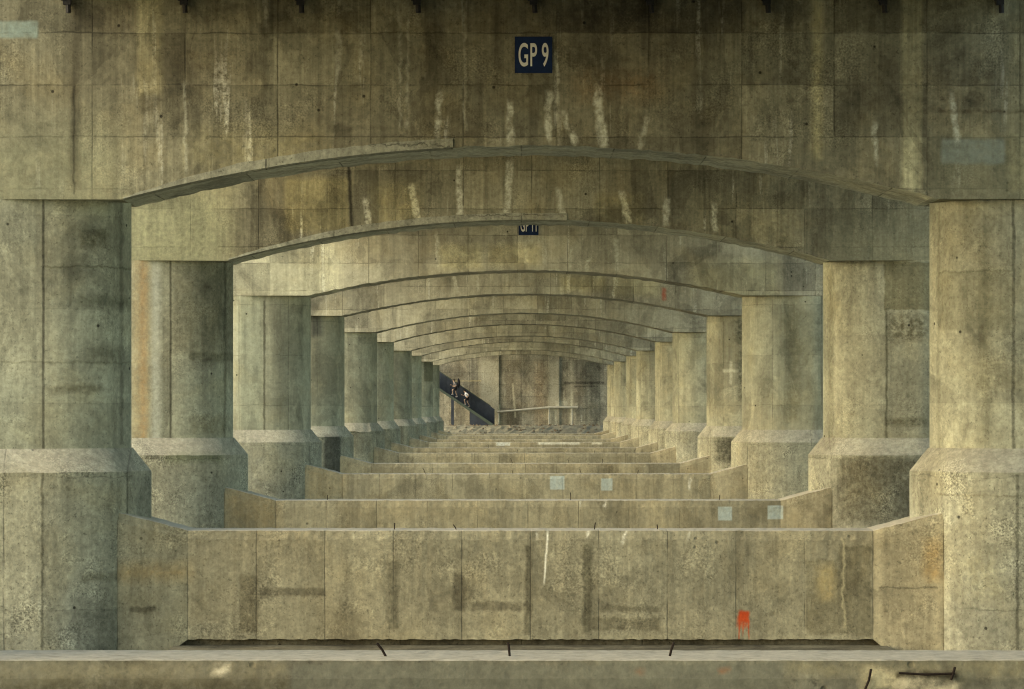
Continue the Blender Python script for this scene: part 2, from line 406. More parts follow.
wall_marks = {
    1: [rect(1, 525, 545, 532, 634, -.9, col=(.48, .48, .46), mul=True, a=.78, br=.4, s=.03, jag=.2),
        rect(1, 583, 545, 592, 634, -.9, col=(.50, .50, .47), mul=True, a=.78, br=.4, s=.03, jag=.2),
        rect(1, 388, 560, 398, 630, -.9, col=(.48, .48, .46), mul=True, a=.70, br=.5, s=.03, jag=.22),
        rect(1, 453, 575, 465, 612, -.9, col=(.45, .44, .43), mul=True, a=.70, br=.5, s=.03, jag=.22),
        rect(1, 260, 588, 325, 596, -.9, col=(.42, .41, .40), mul=True, a=.70, br=.45, s=.025),
        rect(1, 472, 602, 530, 611, -.9, col=(.42, .41, .40), mul=True, a=.70, br=.5, s=.03, jag=.22),
        rect(1, 240, 575, 258, 632, -.9, col=(.62, .6, .56), mul=True, a=.70, br=.4, s=.025),
        rect(1, 600, 606, 660, 612, -.9, col=(.50, .49, .46), mul=True, a=.70, br=.5, s=.03, jag=.22),
        rect(1, 592, 618, 660, 630, -.9, col=(.50, .49, .46), mul=True, a=.70, br=.5, s=.03),
        rect(1, 838, 545, 871, 635, -.9, col=(.60, .59, .55), mul=True, a=.78, br=.4, s=.03, jag=.2),
        rect(1, 806, 560, 838, 635, -.9, col=(.66, .64, .58), mul=True, a=.70, br=.5, s=.03),
        rect(1, 818, 565, 834, 600, -.9, col=(.42, .36, .21), a=.6, br=.5, s=.1),
        rect(1, 116, 565, 190, 580, -1.2, col=(1.15, .95, .7), mul=True, a=.70, br=.45, s=.15),
        rect(1, 130, 606, 155, 612, -1.2, col=(.42, .41, .40), mul=True, a=.70, br=.45, s=.025),
        rect(1, 885, 608, 890, 613, -1.2, col=(.42, .41, .40), mul=True, a=.6, br=.45, s=.025),
        rect(1, 925, 540, 942, 580, -1.2, col=(1.15, .95, .68), mul=True, a=.70, br=.5, s=.1),
        rect(1, 880, 587.5, 938, 589, -1.2, col=(.42, .41, .40), mul=True, a=.70, br=.3, s=.015),
        drip(1, 548, 530, 544, 582, 2.2, -.9, col=(.62, .62, .56), a=.9, br=.5, jag=.05, s=.015),
        drip(1, 537, 530, 537, 538, 3, -.9, col=(.6, .6, .54), a=.8), drip(1, 588, 530, 586, 537, 4, -.9, col=(.6, .6, .54), a=.8),
        drip(1, 625, 530, 623, 543, 3, -.9, col=(.6, .6, .54), a=.85), drip(1, 688, 531, 688, 537, 3, -.9, col=(.6, .6, .54), a=.8),
        drip(1, 843, 540, 844, 628, 2, -.9, col=(.45, .42, .3), a=.6, br=.5),
        rect(1, 738.5, 611.5, 749.5, 622, -.9, col=(.36, .085, .028), a=1.0, br=.12, s=.03, jag=.12),
        rect(1, 737, 618, 749, 627, -.9, col=(.35, .09, .032), a=.85, br=.5, s=.05, jag=.16),
        drip(1, 739.5, 618, 739, 640, 1.6, -.9, col=(.35, .09, .032), a=.75, br=.4, jag=.03, s=.012),
        drip(1, 743.5, 618, 743, 634, 1.6, -.9, col=(.35, .09, .032), a=.6, br=.6, jag=.03, s=.012),
        drip(1, 748.5, 618, 749, 638, 1.8, -.9, col=(.35, .09, .032), a=.8, br=.4, jag=.03, s=.012)],
    2: [rect(2, 718, 506.5, 732, 520.5, -.9, col=(.32, .365, .36), a=.93, br=.3, s=.015, jag=.03),
        rect(2, 767.5, 505.5, 783, 519.5, -.9, col=(.32, .365, .36), a=.9, br=.35, s=.015, jag=.03),
        drip(2, 605, 500, 604, 508, 2.5, -.9, col=(.6, .6, .54), a=.8), drip(2, 580, 501, 580, 507, 2, -.9, col=(.6, .6, .54), a=.6),
        rect(2, 225, 488, 278, 528, -1.2, col=(1.1, .95, .75), mul=True, a=.45, br=.6, s=.2),
        rect(2, 830, 506, 860, 530, -1.2, col=(.7, .68, .6), mul=True, a=.6, br=.5, s=.2)],
    3: [rect(3, 550, 476, 564.5, 489.5, -.9, col=(.32, .365, .36), a=.93, br=.3, s=.02, jag=.03),
        rect(3, 601, 478.5, 612.5, 490.5, -.9, col=(.32, .365, .36), a=.9, br=.35, s=.02, jag=.03),
        rect(3, 305, 465, 346, 500, -1.2, col=(1.1, .95, .75), mul=True, a=.35, br=.6, s=.2),
        drip(3, 690, 478, 690, 490, 4, -.9, col=(.55, .55, .5), a=.6)],
    7: [rect(7, 496, 442, 510, 446, -.9, col=(.55, .60, .60), a=.55, br=.6, s=.05),
        rect(7, 538, 442, 580, 444.5, -.9, col=(.58, .60, .56), a=.55, br=.6, s=.05),
        rect(7, 592, 441, 602, 444.5, -.9, col=(.6, .6, .52), a=.55, br=.6, s=.05)],
    0: [rect(0, -20, 661, 288, 690, -.9, col=(.22, .205, .145), a=.5, br=.7, s=.05),
        rect(0, -20, 679, 290, 700, -.9, col=(.55, .54, .5), mul=True, a=.8, br=.9, s=.06),
        rect(0, 292, 664, 782, 700, -.9, col=(.155, .158, .13), a=.75, br=.15, s=.02),
        rect(0, 786, 661, 1030, 677, -.9, col=(.235, .22, .15), a=.6, br=.6, s=.05),
        rect(0, 862, 670, 902, 695, -.9, col=(.42, .39, .28), a=.85, br=.8, s=.06, jag=.3),
        rect(0, 896, 671.5, 958, 678, -.9, col=(.2, .18, .15), mul=True, a=.8, br=.3, s=.02, jag=.04),
        rect(0, 895, 678, 962, 692, -.9, col=(.46, .43, .33), a=.9, br=.75, s=.05, jag=.3),
        rect(0, 636, 669, 644, 673, -.9, col=(.25, .12, .06), a=.7, br=.6, s=.04),
        rect(0, 720, 669, 732, 673, -.9, col=(.25, .12, .06), a=.7, br=.6, s=.03),
        rect(0, 214, 667, 228, 676, -.9, col=(.5, .47, .38), a=.7, br=.6, s=.04, jag=.2),
        rect(0, 409, 676, 414, 690, -.9, col=(.12, .12, .1), a=.8, br=.4, s=.02)],
}
plinth_marks = {
    2: [rect(2, 840, 457, 932, 524, -1.9, col=(.44, .42, .38), mul=True, a=.85, br=.55, s=.12),
        rect(2, 165, 452, 220, 462, -1.9, col=(.7, .76, .6), mul=True, a=.7, br=.6, s=.08)],
    4: [rect(4, 324, 435.5, 340, 474, -1.9, col=(.33, .34, .36), mul=True, a=.85, br=.15, s=.06),
        rect(4, 716, 438, 735, 462, -1.9, col=(.3, .3, .28), mul=True, a=.88, br=.6, s=.15)],
    1: [rect(1, 41, 474, 43.5, 650, -1.9, col=(.4, .4, .38), mul=True, a=.75, br=.4, s=.015),
        rect(1, 80, 574, 116, 582, -1.9, col=(.55, .53, .48), mul=True, a=.7, br=.7, s=.05),
        rect(1, 1016, 474, 1019, 650, -1.9, col=(.4, .4, .38), mul=True, a=.75, br=.4, s=.015),
        rect(1, 943, 495, 1030, 497, -1.9, col=(.6, .58, .52), mul=True, a=.6, br=.5, s=.02),
        rect(1, 965, 555, 1005, 600, -1.9, col=(1.25, 1.22, 1.1), mul=True, a=.6, br=.9, s=.2)],
}

_cache = {}
def mat_col(i):
    k = ('c', i if i in col_marks else min(i, 5))
    if k not in _cache:
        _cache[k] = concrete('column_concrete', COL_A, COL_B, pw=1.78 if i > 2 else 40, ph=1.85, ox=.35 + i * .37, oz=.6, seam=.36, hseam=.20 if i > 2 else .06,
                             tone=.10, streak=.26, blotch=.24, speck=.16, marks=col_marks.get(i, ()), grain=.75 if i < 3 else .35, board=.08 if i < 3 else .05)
    return _cache[k]
def mat_beam(i):
    k = ('b', i if i in beam_marks else min(i, 5 + i % 2))
    if k not in _cache:
        _cache[k] = concrete('beam_concrete', BEAM_A if i < 3 else (.27, .265, .205), BEAM_B if i < 3 else (.32, .32, .252), pw=1.82, ph=1.02, ox=6.6 + .41 * (i - 1), oz=.03, seam=.42, hseam=.36, tone=.20,  # far beams in paler concrete, making up for light they miss
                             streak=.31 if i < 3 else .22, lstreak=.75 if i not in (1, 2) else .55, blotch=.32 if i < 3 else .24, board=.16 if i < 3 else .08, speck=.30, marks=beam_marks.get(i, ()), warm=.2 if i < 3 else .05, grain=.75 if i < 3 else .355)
    return _cache[k]
def mat_wall(i):
    k = ('w', i if i in wall_marks else min(i, 5))
    if k not in _cache:
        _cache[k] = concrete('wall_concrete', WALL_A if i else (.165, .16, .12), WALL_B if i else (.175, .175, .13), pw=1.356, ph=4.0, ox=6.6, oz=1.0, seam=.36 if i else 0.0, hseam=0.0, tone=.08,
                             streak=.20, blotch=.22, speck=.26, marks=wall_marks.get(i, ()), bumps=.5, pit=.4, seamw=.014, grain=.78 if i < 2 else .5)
    return _cache[k]
def mat_plinth(i):
    k = ('p', i if i in plinth_marks else min(i, 5))
    if k not in _cache:
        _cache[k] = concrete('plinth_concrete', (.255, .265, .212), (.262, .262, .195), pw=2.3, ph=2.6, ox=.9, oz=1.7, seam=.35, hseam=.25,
                             tone=.08, streak=.22, blotch=.22, speck=.34, top_light=.45, marks=plinth_marks.get(i, ()), bumps=.5)
    return _cache[k]


M_BASE = concrete('base_concrete', (.18, .165, .12), (.20, .185, .14), tone=.1, streak=.2)  # base under the wall, darker than the wall face
M_FOOT = concrete('footing_concrete', (.15, .145, .105), (.17, .165, .12), tone=.1, top_light=.0, hseam=0, seam=0)
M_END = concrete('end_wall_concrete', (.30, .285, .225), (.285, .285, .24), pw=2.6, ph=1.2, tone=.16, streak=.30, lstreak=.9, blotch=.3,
                 marks=[dict(x=a, z=6.2, hx=w, hz=3.4, col=c, a=s, s=.25, sz=.3, br=.55, jag=.25, mul=mu) for a, w, c, s, mu in
                        ((-3.2, .95, (.42, .42, .36), .75, False), (3.2, .55, (.43, .43, .37), .55, False),
                         (-.9, .7, (.6, .58, .55), .7, True), (1.8, .5, (.8, .68, .58), .6, True), (7.1, .9, (.6, .64, .66), .85, True),
                         (4.9, .22, (.45, .44, .37), .6, False))] +
                       [dict(x=4.95, z=4.9, hx=.13, hz=1.6, col=(.55, .55, .46), a=.4, s=.08, br=.8, sh=.05),
                        dict(x=-.75, z=5.6, hx=.10, hz=1.7, col=(.45, .44, .36), a=.7, s=.05, br=.5, sh=-.08),
                        dict(x=-2.2, z=4.2, hx=.07, hz=1.0, col=(.5, .5, .42), a=.8, s=.04, br=.5),
                        dict(x=4.0, z=5.2, hx=.6, hz=.35, col=(.5, .5, .44), a=.6, s=.1, br=.8),
                        dict(x=-6.0, z=7.55, hx=2.0, hz=.05, col=(.45, .4, .26), a=.7, s=.04, br=.4),
                        dict(x=6.2, z=7.35, hx=2.0, hz=.12, col=(.35, .35, .35), mul=True, a=.85, s=.06, br=.6),
                        dict(x=6.4, z=7.0, hx=1.2, hz=.08, col=(.35, .35, .35), mul=True, a=.75, s=.06, br=.6)])
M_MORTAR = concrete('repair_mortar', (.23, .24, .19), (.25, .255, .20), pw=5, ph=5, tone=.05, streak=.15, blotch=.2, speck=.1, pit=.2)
M_SOFFIT_LIT = concrete('soffit_lit_concrete', (.33, .345, .275), (.34, .35, .275), pw=1.82, ph=50, tone=.12, streak=.1, blotch=.3, speck=.1, pit=.3)  # paler than the beam: ground bounce on the soffit painted in
M_REBAR = simple('rusty_steel', (.018, .013, .010), .8, 0, .4, 30)
M_STEEL = simple('dark_steel', (.02, .02, .02), .6, 0, .3, 8)
M_SIGN = simple('sign_blue', (.007, .019, .062), .55, 0, .25, 7)
M_WHITE = simple('sign_white', (.62, .63, .57), .6, 0, .1, 7)
M_DECK = concrete('deck_concrete', (.18, .165, .12), (.2, .18, .13), pw=3, ph=3, tone=.1)


# ------------------------------------------------------------------ pier geometry
def outline(off, side, n=22):
    """plan of one wall pier: round inner end, flat long faces, round outer end"""
    rx, ry, ci, co = 1.78 + off, T + off, 9.78, 10.4
    pts = []
    cut = .30 + off * .65                     # the inner nose ends in two flat boards meeting a short flat
    a1 = math.acos(-(rx - cut) / rx)          # where the curve stops
    half = [(ci + rx * math.cos(math.pi / 2 + (a1 - math.pi / 2) * k / (n // 2)), ry * math.sin(math.pi / 2 + (a1 - math.pi / 2) * k / (n // 2))) for k in range(n // 2 + 1)]
    half.append((ci - rx, .06 * ry))
    if off == 0: half = [(x, y * .90) for x, y in half]
    pts += half + [(x, -y) for x, y in half[::-1]]
    for k in range(n + 1):
        a = -math.pi / 2 + math.pi * k / n
        pts.append((co + rx * math.cos(a), ry * math.sin(a)))
    return [(side * x, y) for x, y in pts]


def loft(rings, close_top=True, close_bottom=False):
    v, f = [], []
    n = len(rings[0])
    for r in rings: v += r
    for i in range(len(rings) - 1):
        for k in range(n):
            a = i * n + k; b = i * n + (k + 1) % n
            f.append((a, b, b + n, a + n))
    if close_top: f.append(tuple((len(rings) - 1) * n + k for k in range(n)))
    if close_bottom: f.append(tuple(range(n))[::-1])
    return v, f


def build_column(side, spring, mat, parent):
    o0 = outline(0, side)
    rings = [[(x, y, z) for x, y in o0] for z in (H - .82, H + spring - .002)]
    v, f = loft(rings, True)
    return link('column', mesh_from(v, f, 30), mat, parent)


def build_plinth(side, mat, parent, rnd, rough=.012):
    o0, o1 = outline(0, side), outline(.4, side)
    def ring(o, z, j):
        return [(x + rnd.uniform(-j, j), y + rnd.uniform(-j, j), z + rnd.uniform(-j, j)) for x, y in o]
    rings = [ring(o1, -.1, 0), ring(o1, H - 1.30, rough * .3), ring(o1, H - 1.26, rough), ring(o0, H - .80, 0)]
    # the top edge keeps a finger's width of ledge round the column
    rings[3] = [(x + (.03 * (1 if abs(x) > 10.1 else -1)) * side, y * 1.02, z + rnd.uniform(-.004, .004)) for x, y, z in rings[3]]
    v, f = loft(rings, True)
    return link('plinth', mesh_from(v, f, 24), mat, parent)


def build_beam(spring, crown, mat, parent, rnd, lit_soffit=False):
    s0, s1, top, half = 8.03, spring, H + 8.2, 12.1
    n = 110
    rise = crown - spring
    rad = (s0 * s0 + rise * rise) / (2 * rise)
    prof = [(half, H + spring)]
    for k in range(n + 1):
        x = s0 - 2 * s0 * k / n
        z = H + crown - rad + math.sqrt(rad * rad - x * x)
        prof.append((x, z))
    prof.append((-half, H + spring))
    def side(y, j):
        low = [(x, y, z + (rnd.uniform(-j, j) if 0 < q < n + 2 else 0)) for q, (x, z) in enumerate(prof)]
        return low + [(x, y, top) for x, z in prof[::-1]]
    a, b = side(-T, .018), side(T, .018)
    m = len(prof)
    v = a + b
    f = []
    # front and back as strips of quads, so the arch stays clean
    for off in (0, 2 * m):
        for k in range(m - 1):
            f.append((off + k, off + k + 1, off + 2 * m - 2 - k, off + 2 * m - 1 - k))
    for k in range(2 * m):
        q = (k + 1) % (2 * m)
        f.append((k, q, 2 * m + q, 2 * m + k))
    o = link('beam', mesh_from(v, f, 12), mat, parent)
    o.data.materials.append(M_SOFFIT_LIT)
    for p in o.data.polygons:
        if lit_soffit and p.normal.z < -.5 and abs(p.center.x) < s0: p.material_index = 1  # soffit faces take the colour with bounce light painted in
    return o, lambda x: H + crown - rad + math.sqrt(rad * rad - x * x)


def build_wall(wt, mat, parent, rnd):
    xs = [-8.5, -7.22, -6.78, 6.78, 7.22, 8.5]
    grid = []
    for a, b in zip(xs, xs[1:]):
        n = max(1, int(round((b - a) / .11)))
        grid += [a + (b - a) * k / n for k in range(n)]
    grid.append(8.5)
    rings = []
    lowj = 0
    for x in grid:
        u = max(0.0, abs(x) - 6.78)
        yf = -.90 - .25 * u
        zt = H - wt + .275 * u
        zb = H - 4.58 if u < 1e-6 else (max(-.1, H - 4.58 - u * .8) if u < .44 else -.1)
        if u > .43: zb = -.1
        lowj = rnd.uniform(-.012, .014)
        kk = .35 if wt == WALLTOP[0] else 1.0
        chip = 0.0
        j = lambda s: rnd.uniform(-s, s) * kk
        rings.append([(x, yf, zb + (lowj if zb > 0 else 0)), (x, yf + j(.003), zt - .185 + j(.020)), (x, yf + .06 + j(.004) + chip * .6, zt - .012 + j(.009) - chip),
                      (x, yf + .13, zt + j(.003)), (x, .55, zt + j(.006)), (x, .62, zt - .1), (x, .62, max(zb, -.1))])
    v, f = [], []
    n = 7
    for r in rings: v += r
    for i in range(len(rings) - 1):
        for k in range(n):
            a = i * n + k; b = i * n + (k + 1) % n
            f.append((a, b, b + n, a + n))
    f.append(tuple(range(n))[::-1]); f.append(tuple((len(rings) - 1) * n + k for k in range(n)))
    return link('crash_wall', mesh_from(v, f), mat, parent)


def rebar(x, y, z, L, lean, parent, r=.017, name='rebar_stub'):
    b = MB().tube([(x, y, z - .02), (x + lean[0] * L * .46, y + lean[1] * L * .46, z + L * .5), (x + lean[0] * L, y + lean[1] * L, z + L)], r, 7)
    return b.build(name, M_REBAR, parent, 40)


pier_label = [
    'nearest concrete pier, only its low wall seen along the bottom edge',
    'frontmost full concrete arch, with GP 9 plate and red paint splash on its wall',
    'second concrete arch, orange rust streak down its left column, two blue paint squares at right',
    'concrete arch carrying the half hidden GP 11 plate',
    'concrete arch with a white painted cross on its right column',
    'concrete arch directly behind the white cross column, crumbly sloping collar at its left',
    'sixth full concrete arch down the row, plain pale columns close behind another',
    'seventh full concrete arch, whitewashed patches along its low wall top',
    'eighth full concrete arch down the row, just before the dark patched column',
    'ninth full concrete arch, dark square patch on its left column',
    'rearmost and smallest concrete arch, closest to the people on the stairs',
]
piers = []
for i, d in enumerate(D):
    rnd = random.Random(100 + i)
    g = thing('arched_pier', pier_label[i], 'bridge pier', (PX, d, 0), 'arched concrete piers under the bridge')
    piers.append(g)
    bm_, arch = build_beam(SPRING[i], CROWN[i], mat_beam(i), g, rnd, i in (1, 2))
    for s in (-1, 1):
        build_column(s, SPRING[i], mat_col(i), g)
        build_plinth(s, mat_plinth(i), g, rnd, .035 if i in (5, 9) else .006)
    w = build_wall(WALLTOP[i], mat_wall(i), g, rnd)
    MB().box(-7.15, 7.15, -.62, .5, -.1, H - 4.5).build('wall_base', M_BASE, g)
    MB().box(-7.05, 7.05, -2.6, -.63, -.1, H - 4.70).build('footing', M_FOOT, g)
    zt = H - WALLTOP[i]
    if i == 0:
        bars = [(388, 651, .16, (-.75, -.1)), (510, 649, .17, (-.12, -.1)), (668, 649, .17, (.32, -.1))]
    elif i == 1:
        bars = [(395, 528, .13, (.05, 0)), (457, 528, .10, (-.7, 0)), (594, 528, .14, (.15, 0)), (657, 529, .10, (-.1, 0))]
    else:
        bars = [(a, 0, rnd.uniform(.12, .22), (rnd.uniform(-.5, .5), 0)) for a in
                [VX + (q - 3 + rnd.uniform(-.3, .3)) * 1.9 * F / d for q in range(7)] if rnd.random() < .42]
    for px, py, L, lean in bars:
        rebar((px - VX) * d / F - PX, -.35, zt, L * (.8 if i == 0 else 1), lean, w, .013 if i == 0 else .011)

    def loc(x, y, off):
        a, b = at(x, y, d + off)
        return a - PX, b
    sc_ = lambda p, off: p * (d + off) / F
    if i in (1, 2):
        # trowelled mortar along the lower front edge of the left half of the arch
        xe = loc(453 if i == 1 else 567, 100, -T)[0]
        n = 40
        v = []
        for k in range(n + 1):
            x = -8.0 + (xe + 8.0) * k / n
            z = arch(x)
            up = (.03 + .15 * min(1, k / 14)) + rnd.uniform(-.012, .012)
            v += [(x, -T - .025, z + .0), (x, -T - .02, z + up), (x, -T + .01, z + up), (x, -T + .2, z - .03)]
        f = []
        for k in range(n):
            for q in range(4):
                f.append((k * 4 + q, k * 4 + (q + 1) % 4, (k + 1) * 4 + (q + 1) % 4, (k + 1) * 4 + q))
        f += [(0, 1, 2, 3), tuple(n * 4 + q for q in (3, 2, 1, 0))]
        link('repair_band', mesh_from(v, f), M_MORTAR, bm_)
    if i == 0:
        def bar(p, r):
            MB().tube([(*(lambda q: (q[0], -.93, q[1]))(loc(x, y, -.93)),) for x, y in p], r, 8).build('exposed_rebar', M_REBAR, w, 40)
        bar([(899, 673), (925, 674.5), (955, 673.5)], .011)
        bar([(951, 680), (953, 674), (955, 667)], .013)
        bar([(864, 692), (869, 680), (871, 669)], .012)

# ------------------------------------------------------------------ number plates
def plate(num, i, px, z, w, h, label):
    g = thing('number_plate', label, 'sign', ((px - VX) * (D[i] - T) / F, D[i] - T - .012, z), 'blue pier number plates')
    b = MB().box(-w / 2, w / 2, -.012, .012, -h / 2, h / 2)
    b.build('plate', M_SIGN, g)
    cu = bpy.data.curves.new('t', 'FONT')
    cu.body = num; cu.align_x = 'CENTER'; cu.align_y = 'CENTER'
    cu.size = 1.0; cu.extrude = .004; cu.offset = .012; cu.space_character = 1.08; cu.space_word = .8
    o = bpy.data.objects.new('t', cu); C.objects.link(o)
    me = bpy.data.meshes.new_from_object(o.evaluated_get(bpy.context.evaluated_depsgraph_get()))
    bpy.data.objects.remove(o)
    xs = [v.co.x for v in me.vertices]; ys = [v.co.y for v in me.vertices]
    kx = w * .80 / (max(xs) - min(xs)); ky = h * .65 / (max(ys) - min(ys))
    cx, cy = (max(xs) + min(xs)) / 2, (max(ys) + min(ys)) / 2
    for v in me.vertices:
        x, y, zz = v.co
        v.co = ((x - cx) * kx, -.0145 - zz * .5, (y - cy) * ky)
    link('lettering', me, M_WHITE, g)


plate('GP 9', 1, 533.5, H + 6.93, .735, .715, 'blue plate lettered GP 9 on the nearest arch')
plate('GP 11', 3, 528.5, H + 6.70, .735, .715, 'blue plate lettered GP 11, top hidden behind an arch')

# ------------------------------------------------------------------ deck above
dk = thing('bridge_deck', 'dark bridge deck overhead, only its hanging steel brackets showing at the top edge', 'bridge deck', (PX, 0, 13.05))
MB().box(-10.2, 10.2, -30, Z_END + 3, 1.6, 2.0).build('deck_slab', M_DECK, dk)
for k in range(-6, 7):
    x = at(533.5, 0, D[1] - T)[0] - PX + k * 2.285
    if abs(x) > 9.9: continue
    b = MB().box(x - .3, x + .3, -30, Z_END + 3, .02, .14)
    b.box(x - .09, x + .09, -30, Z_END + 3, .14, 1.6)
    b.build('girder', M_DECK, dk)
    if abs(k) <= 5:
        y = D[1] - T - .12
        b = MB().box(x - .075, x + .075, y - .06, y + .09, -.30, .02)
        b.box(x - .11, x - .03, y - .07, y + .02, -.22, .018)
        b.tube([(x + .02, y - .01, -.28), (x + .03, y - .01, -.46)], .05, 8)
        b.build('bracket', M_STEEL, dk)

# ------------------------------------------------------------------ ground and bank
def ground_mat():
    t = NT('bare_earth')
    g = t.n('ShaderNodeNewGeometry')
    n = t.noise(g.outputs['Position'], .15, 10, .65)
    c = t.mix(t.rng(n, .35, .65, 0, 1), (.28, .27, .19), (.36, .345, .25))
    n2 = t.noise(g.outputs['Position'], 9, 6, .7)
    c = t.scale(c, t.rng(n2, .3, .7, .75, 1.2))
    t.l(c, t.bsdf.inputs['Base Color']); t.bsdf.inputs['Roughness'].default_value = .95
    b = t.n('ShaderNodeBump'); b.inputs['Strength'].default_value = .5; t.l(n2, b.inputs['Height']); t.l(b.outputs[0], t.bsdf.inputs['Normal'])
    return t.m
M_GROUND = ground_mat()
M_BOUNCE_CUT = simple('bounce_cut_dark', (.085, .077, .057), .9, 0, .3, 2)  # dark surface of the added strip that swallows bounce light
o = MB().add([(-3000, -1500, 0), (3000, -1500, 0), (3000, 4500, 0), (-3000, 4500, 0)], [(0, 1, 2, 3)]).build('ground', M_GROUND)
o['kind'] = 'structure'

MB().box(-10.5, 10.5, -20, 358.5, -.1, .012).build('bounce_cut_strip', M_BOUNCE_CUT)['kind'] = 'structure'  # unseen dark strip added to cut light bouncing up to the soffits
rnd = random.Random(5)
nx, ny = 90, 16
v, f = [], []
for a in range(ny + 1):
    for b in range(nx + 1):
        x = -15 + 30 * b / nx
        y = 359.0 + 14.0 * a / ny
        z = min(3.12, 1.9 + (y - 359.0) * .24) + rnd.uniform(-.06, .06)
        if a == 0: z = -.2
        v.append((x, y, z))
for a in range(ny):
    for b in range(nx):
        q = a * (nx + 1) + b
        f.append((q, q + 1, q + nx + 2, q + nx + 1))
M_BANK = concrete('bank_earth', (.225, .22, .165), (.24, .235, .17), top_light=.1, tone=0, seam=0, hseam=0, streak=0, blotch=.3, speck=.5)
o = link('gravel_bank', mesh_from(v, f), M_BANK)
o['kind'] = 'structure'
b = MB()
for k in range(170):
    x = rnd.uniform(-7.4, 7.4); y = rnd.uniform(359.5, 371.0)
    z = min(3.12, 1.9 + (y - 359.0) * .24)
    s = rnd.uniform(.05, .17)
    pts = []
    for an in range(6):
        aa = an * math.pi / 3 + rnd.uniform(-.3, .3)
        pts.append((x + s * math.cos(aa) * rnd.uniform(.8, 1.4), y + s * math.sin(aa), z + rnd.uniform(-.02, .02)))
    b.add(pts + [(x + rnd.uniform(-.05, .05), y, z + s * rnd.uniform(.7, 1.3))], [(q, (q + 1) % 6, 6) for q in range(6)])
o = b.build('rubble', simple('rubble_stone', (.15, .125, .085), .95, 0, .6, 1.7))
o['kind'] = 'stuff'; o['label'] = 'scattered stones and debris on the bank before the end wall'

# end wall
ew = thing('end_wall', 'tall stained concrete wall closing off the far end of the underpass', 'wall', (0, Z_END, 0))
b = MB().box(-15, 15, 0, 1.2, -.1, 13.0)
b.build('wall_face', M_END, ew)
for x in (-3.2, 3.2):
    MB().box(x - .95 if x < 0 else x - .55, x + .95 if x < 0 else x + .55, -.14, -.003, 2.9, 12.9).build('pilaster', M_END, ew)

# pale pipe along the foot of the wall
pp = thing('pipe_rail', 'pale pipe sloping slightly along the foot of the end wall, beside the stairs', 'pipe', (0, Z_END - .35, 0))
M_PIPE = simple('pale_pipe', (.45, .46, .40), .6, 0, .15, 3)
a = at(497, 412, Z_END - .35); c = at(549, 407.3, Z_END - .35); e = at(578, 407.3, Z_END - .35)
MB().tube([(a[0], 0, a[1]), (c[0], 0, c[1]), (e[0], 0, e[1])], [.1, .11, .12], 10).build('pipe', M_PIPE, pp, 40)
for x, z in ((a[0] + .15, a[1]), (c[0], c[1]), (e[0] - .6, e[1])):
    MB().tube([(x, .0, 3.0), (x, .0, z - .1)], .055, 8).build('post', M_PIPE, pp, 40)

# ------------------------------------------------------------------ stairs at the far end
YS0, YS1 = 369.2, 370.5           # near and far side of the flight
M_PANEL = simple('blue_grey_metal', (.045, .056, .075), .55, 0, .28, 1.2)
M_GREEN = simple('green_grey_steel', (.075, .10, .085), .5, 0, .15, 3)
x_r, z_r = at(493, 425, YS0)      # foot of the stairs
x_l, z_l = at(439, 388.6, YS0)
sl = (z_l - z_r) / (x_l - x_r)
x_top = -13.2
zs = lambda x: z_r + sl * (x - x_r)
st = thing('staircase', 'dark blue grey metal staircase climbing left against the end wall', 'staircase', (x_r, YS0, z_r))
def L(p): return (p[0] - x_r, p[1] - YS0, p[2] - z_r)
def slab(poly, y0, y1):
    n = len(poly)
    return MB().add([L((x, y0, z)) for x, z in poly] + [L((x, y1, z)) for x, z in poly],
                    [tuple(range(n)), tuple(range(n, 2 * n))[::-1]] + [(k, (k + 1) % n, n + (k + 1) % n, n + k) for k in range(n)])
# solid side panel on the far side, ribbed
slab([(x_r + .15, z_r), (x_r + .15, z_r + 1.55), (x_r - .25, z_r + 1.85), (x_top, zs(x_top) + 1.66), (x_top, zs(x_top))], YS1, YS1 + .05).build('side_panel', M_PANEL, st)
for k in range(26):
    x = x_r - .1 - k * .42
    slab([(x, zs(x) + .1), (x + .05, zs(x) + .1), (x + .05, zs(x) + 1.62 if k else z_r + 1.55), (x, zs(x) + 1.62 if k else z_r + 1.55)], YS1 - .03, YS1 - .002).build('rib', M_PANEL, st)
MB().tube([L((x_r - .25, YS1, z_r + 1.9)), L((x_top, YS1, zs(x_top) + 1.7))], .04, 8).build('handrail', M_GREEN, st, 40)
slab([(x_r + .1, z_r - .02), (x_r + .1, z_r + .06), (x_top, zs(x_top) + .06), (x_top, zs(x_top) - .10), (x_r - .3, z_r - .02)], YS0, YS0 + .06).build('stringer', M_GREEN, st)
b = MB()
nst = int((x_r - x_top) / .27)
for k in range(nst):
    x = x_r - .27 * k
    q = L((x, 0, zs(x)))
    b.box(q[0] - .29, q[0], .065, YS1 - YS0 - .035, q[2] - .03, q[2] + .02)
b.build('flight', M_PANEL, st)
# dark sheet added as the shade under the flight's foot, and the post under it
slab([(x_r - .1, z_r - .05), (x_r - 2.3, zs(x_r - 2.3) - .2), (x_r - 2.3, z_r - .05)], YS0 + .1, YS0 + .16).build('understair_shade', M_PANEL, st)
px_ = at(452.5, 400, YS0)[0]
for x in (px_, px_ - 4.6):
    MB().box(x - x_r - .14, x - x_r + .14, .08, .36, 2.9 - z_r, zs(x) - z_r - .1).build('post', M_PANEL, st)


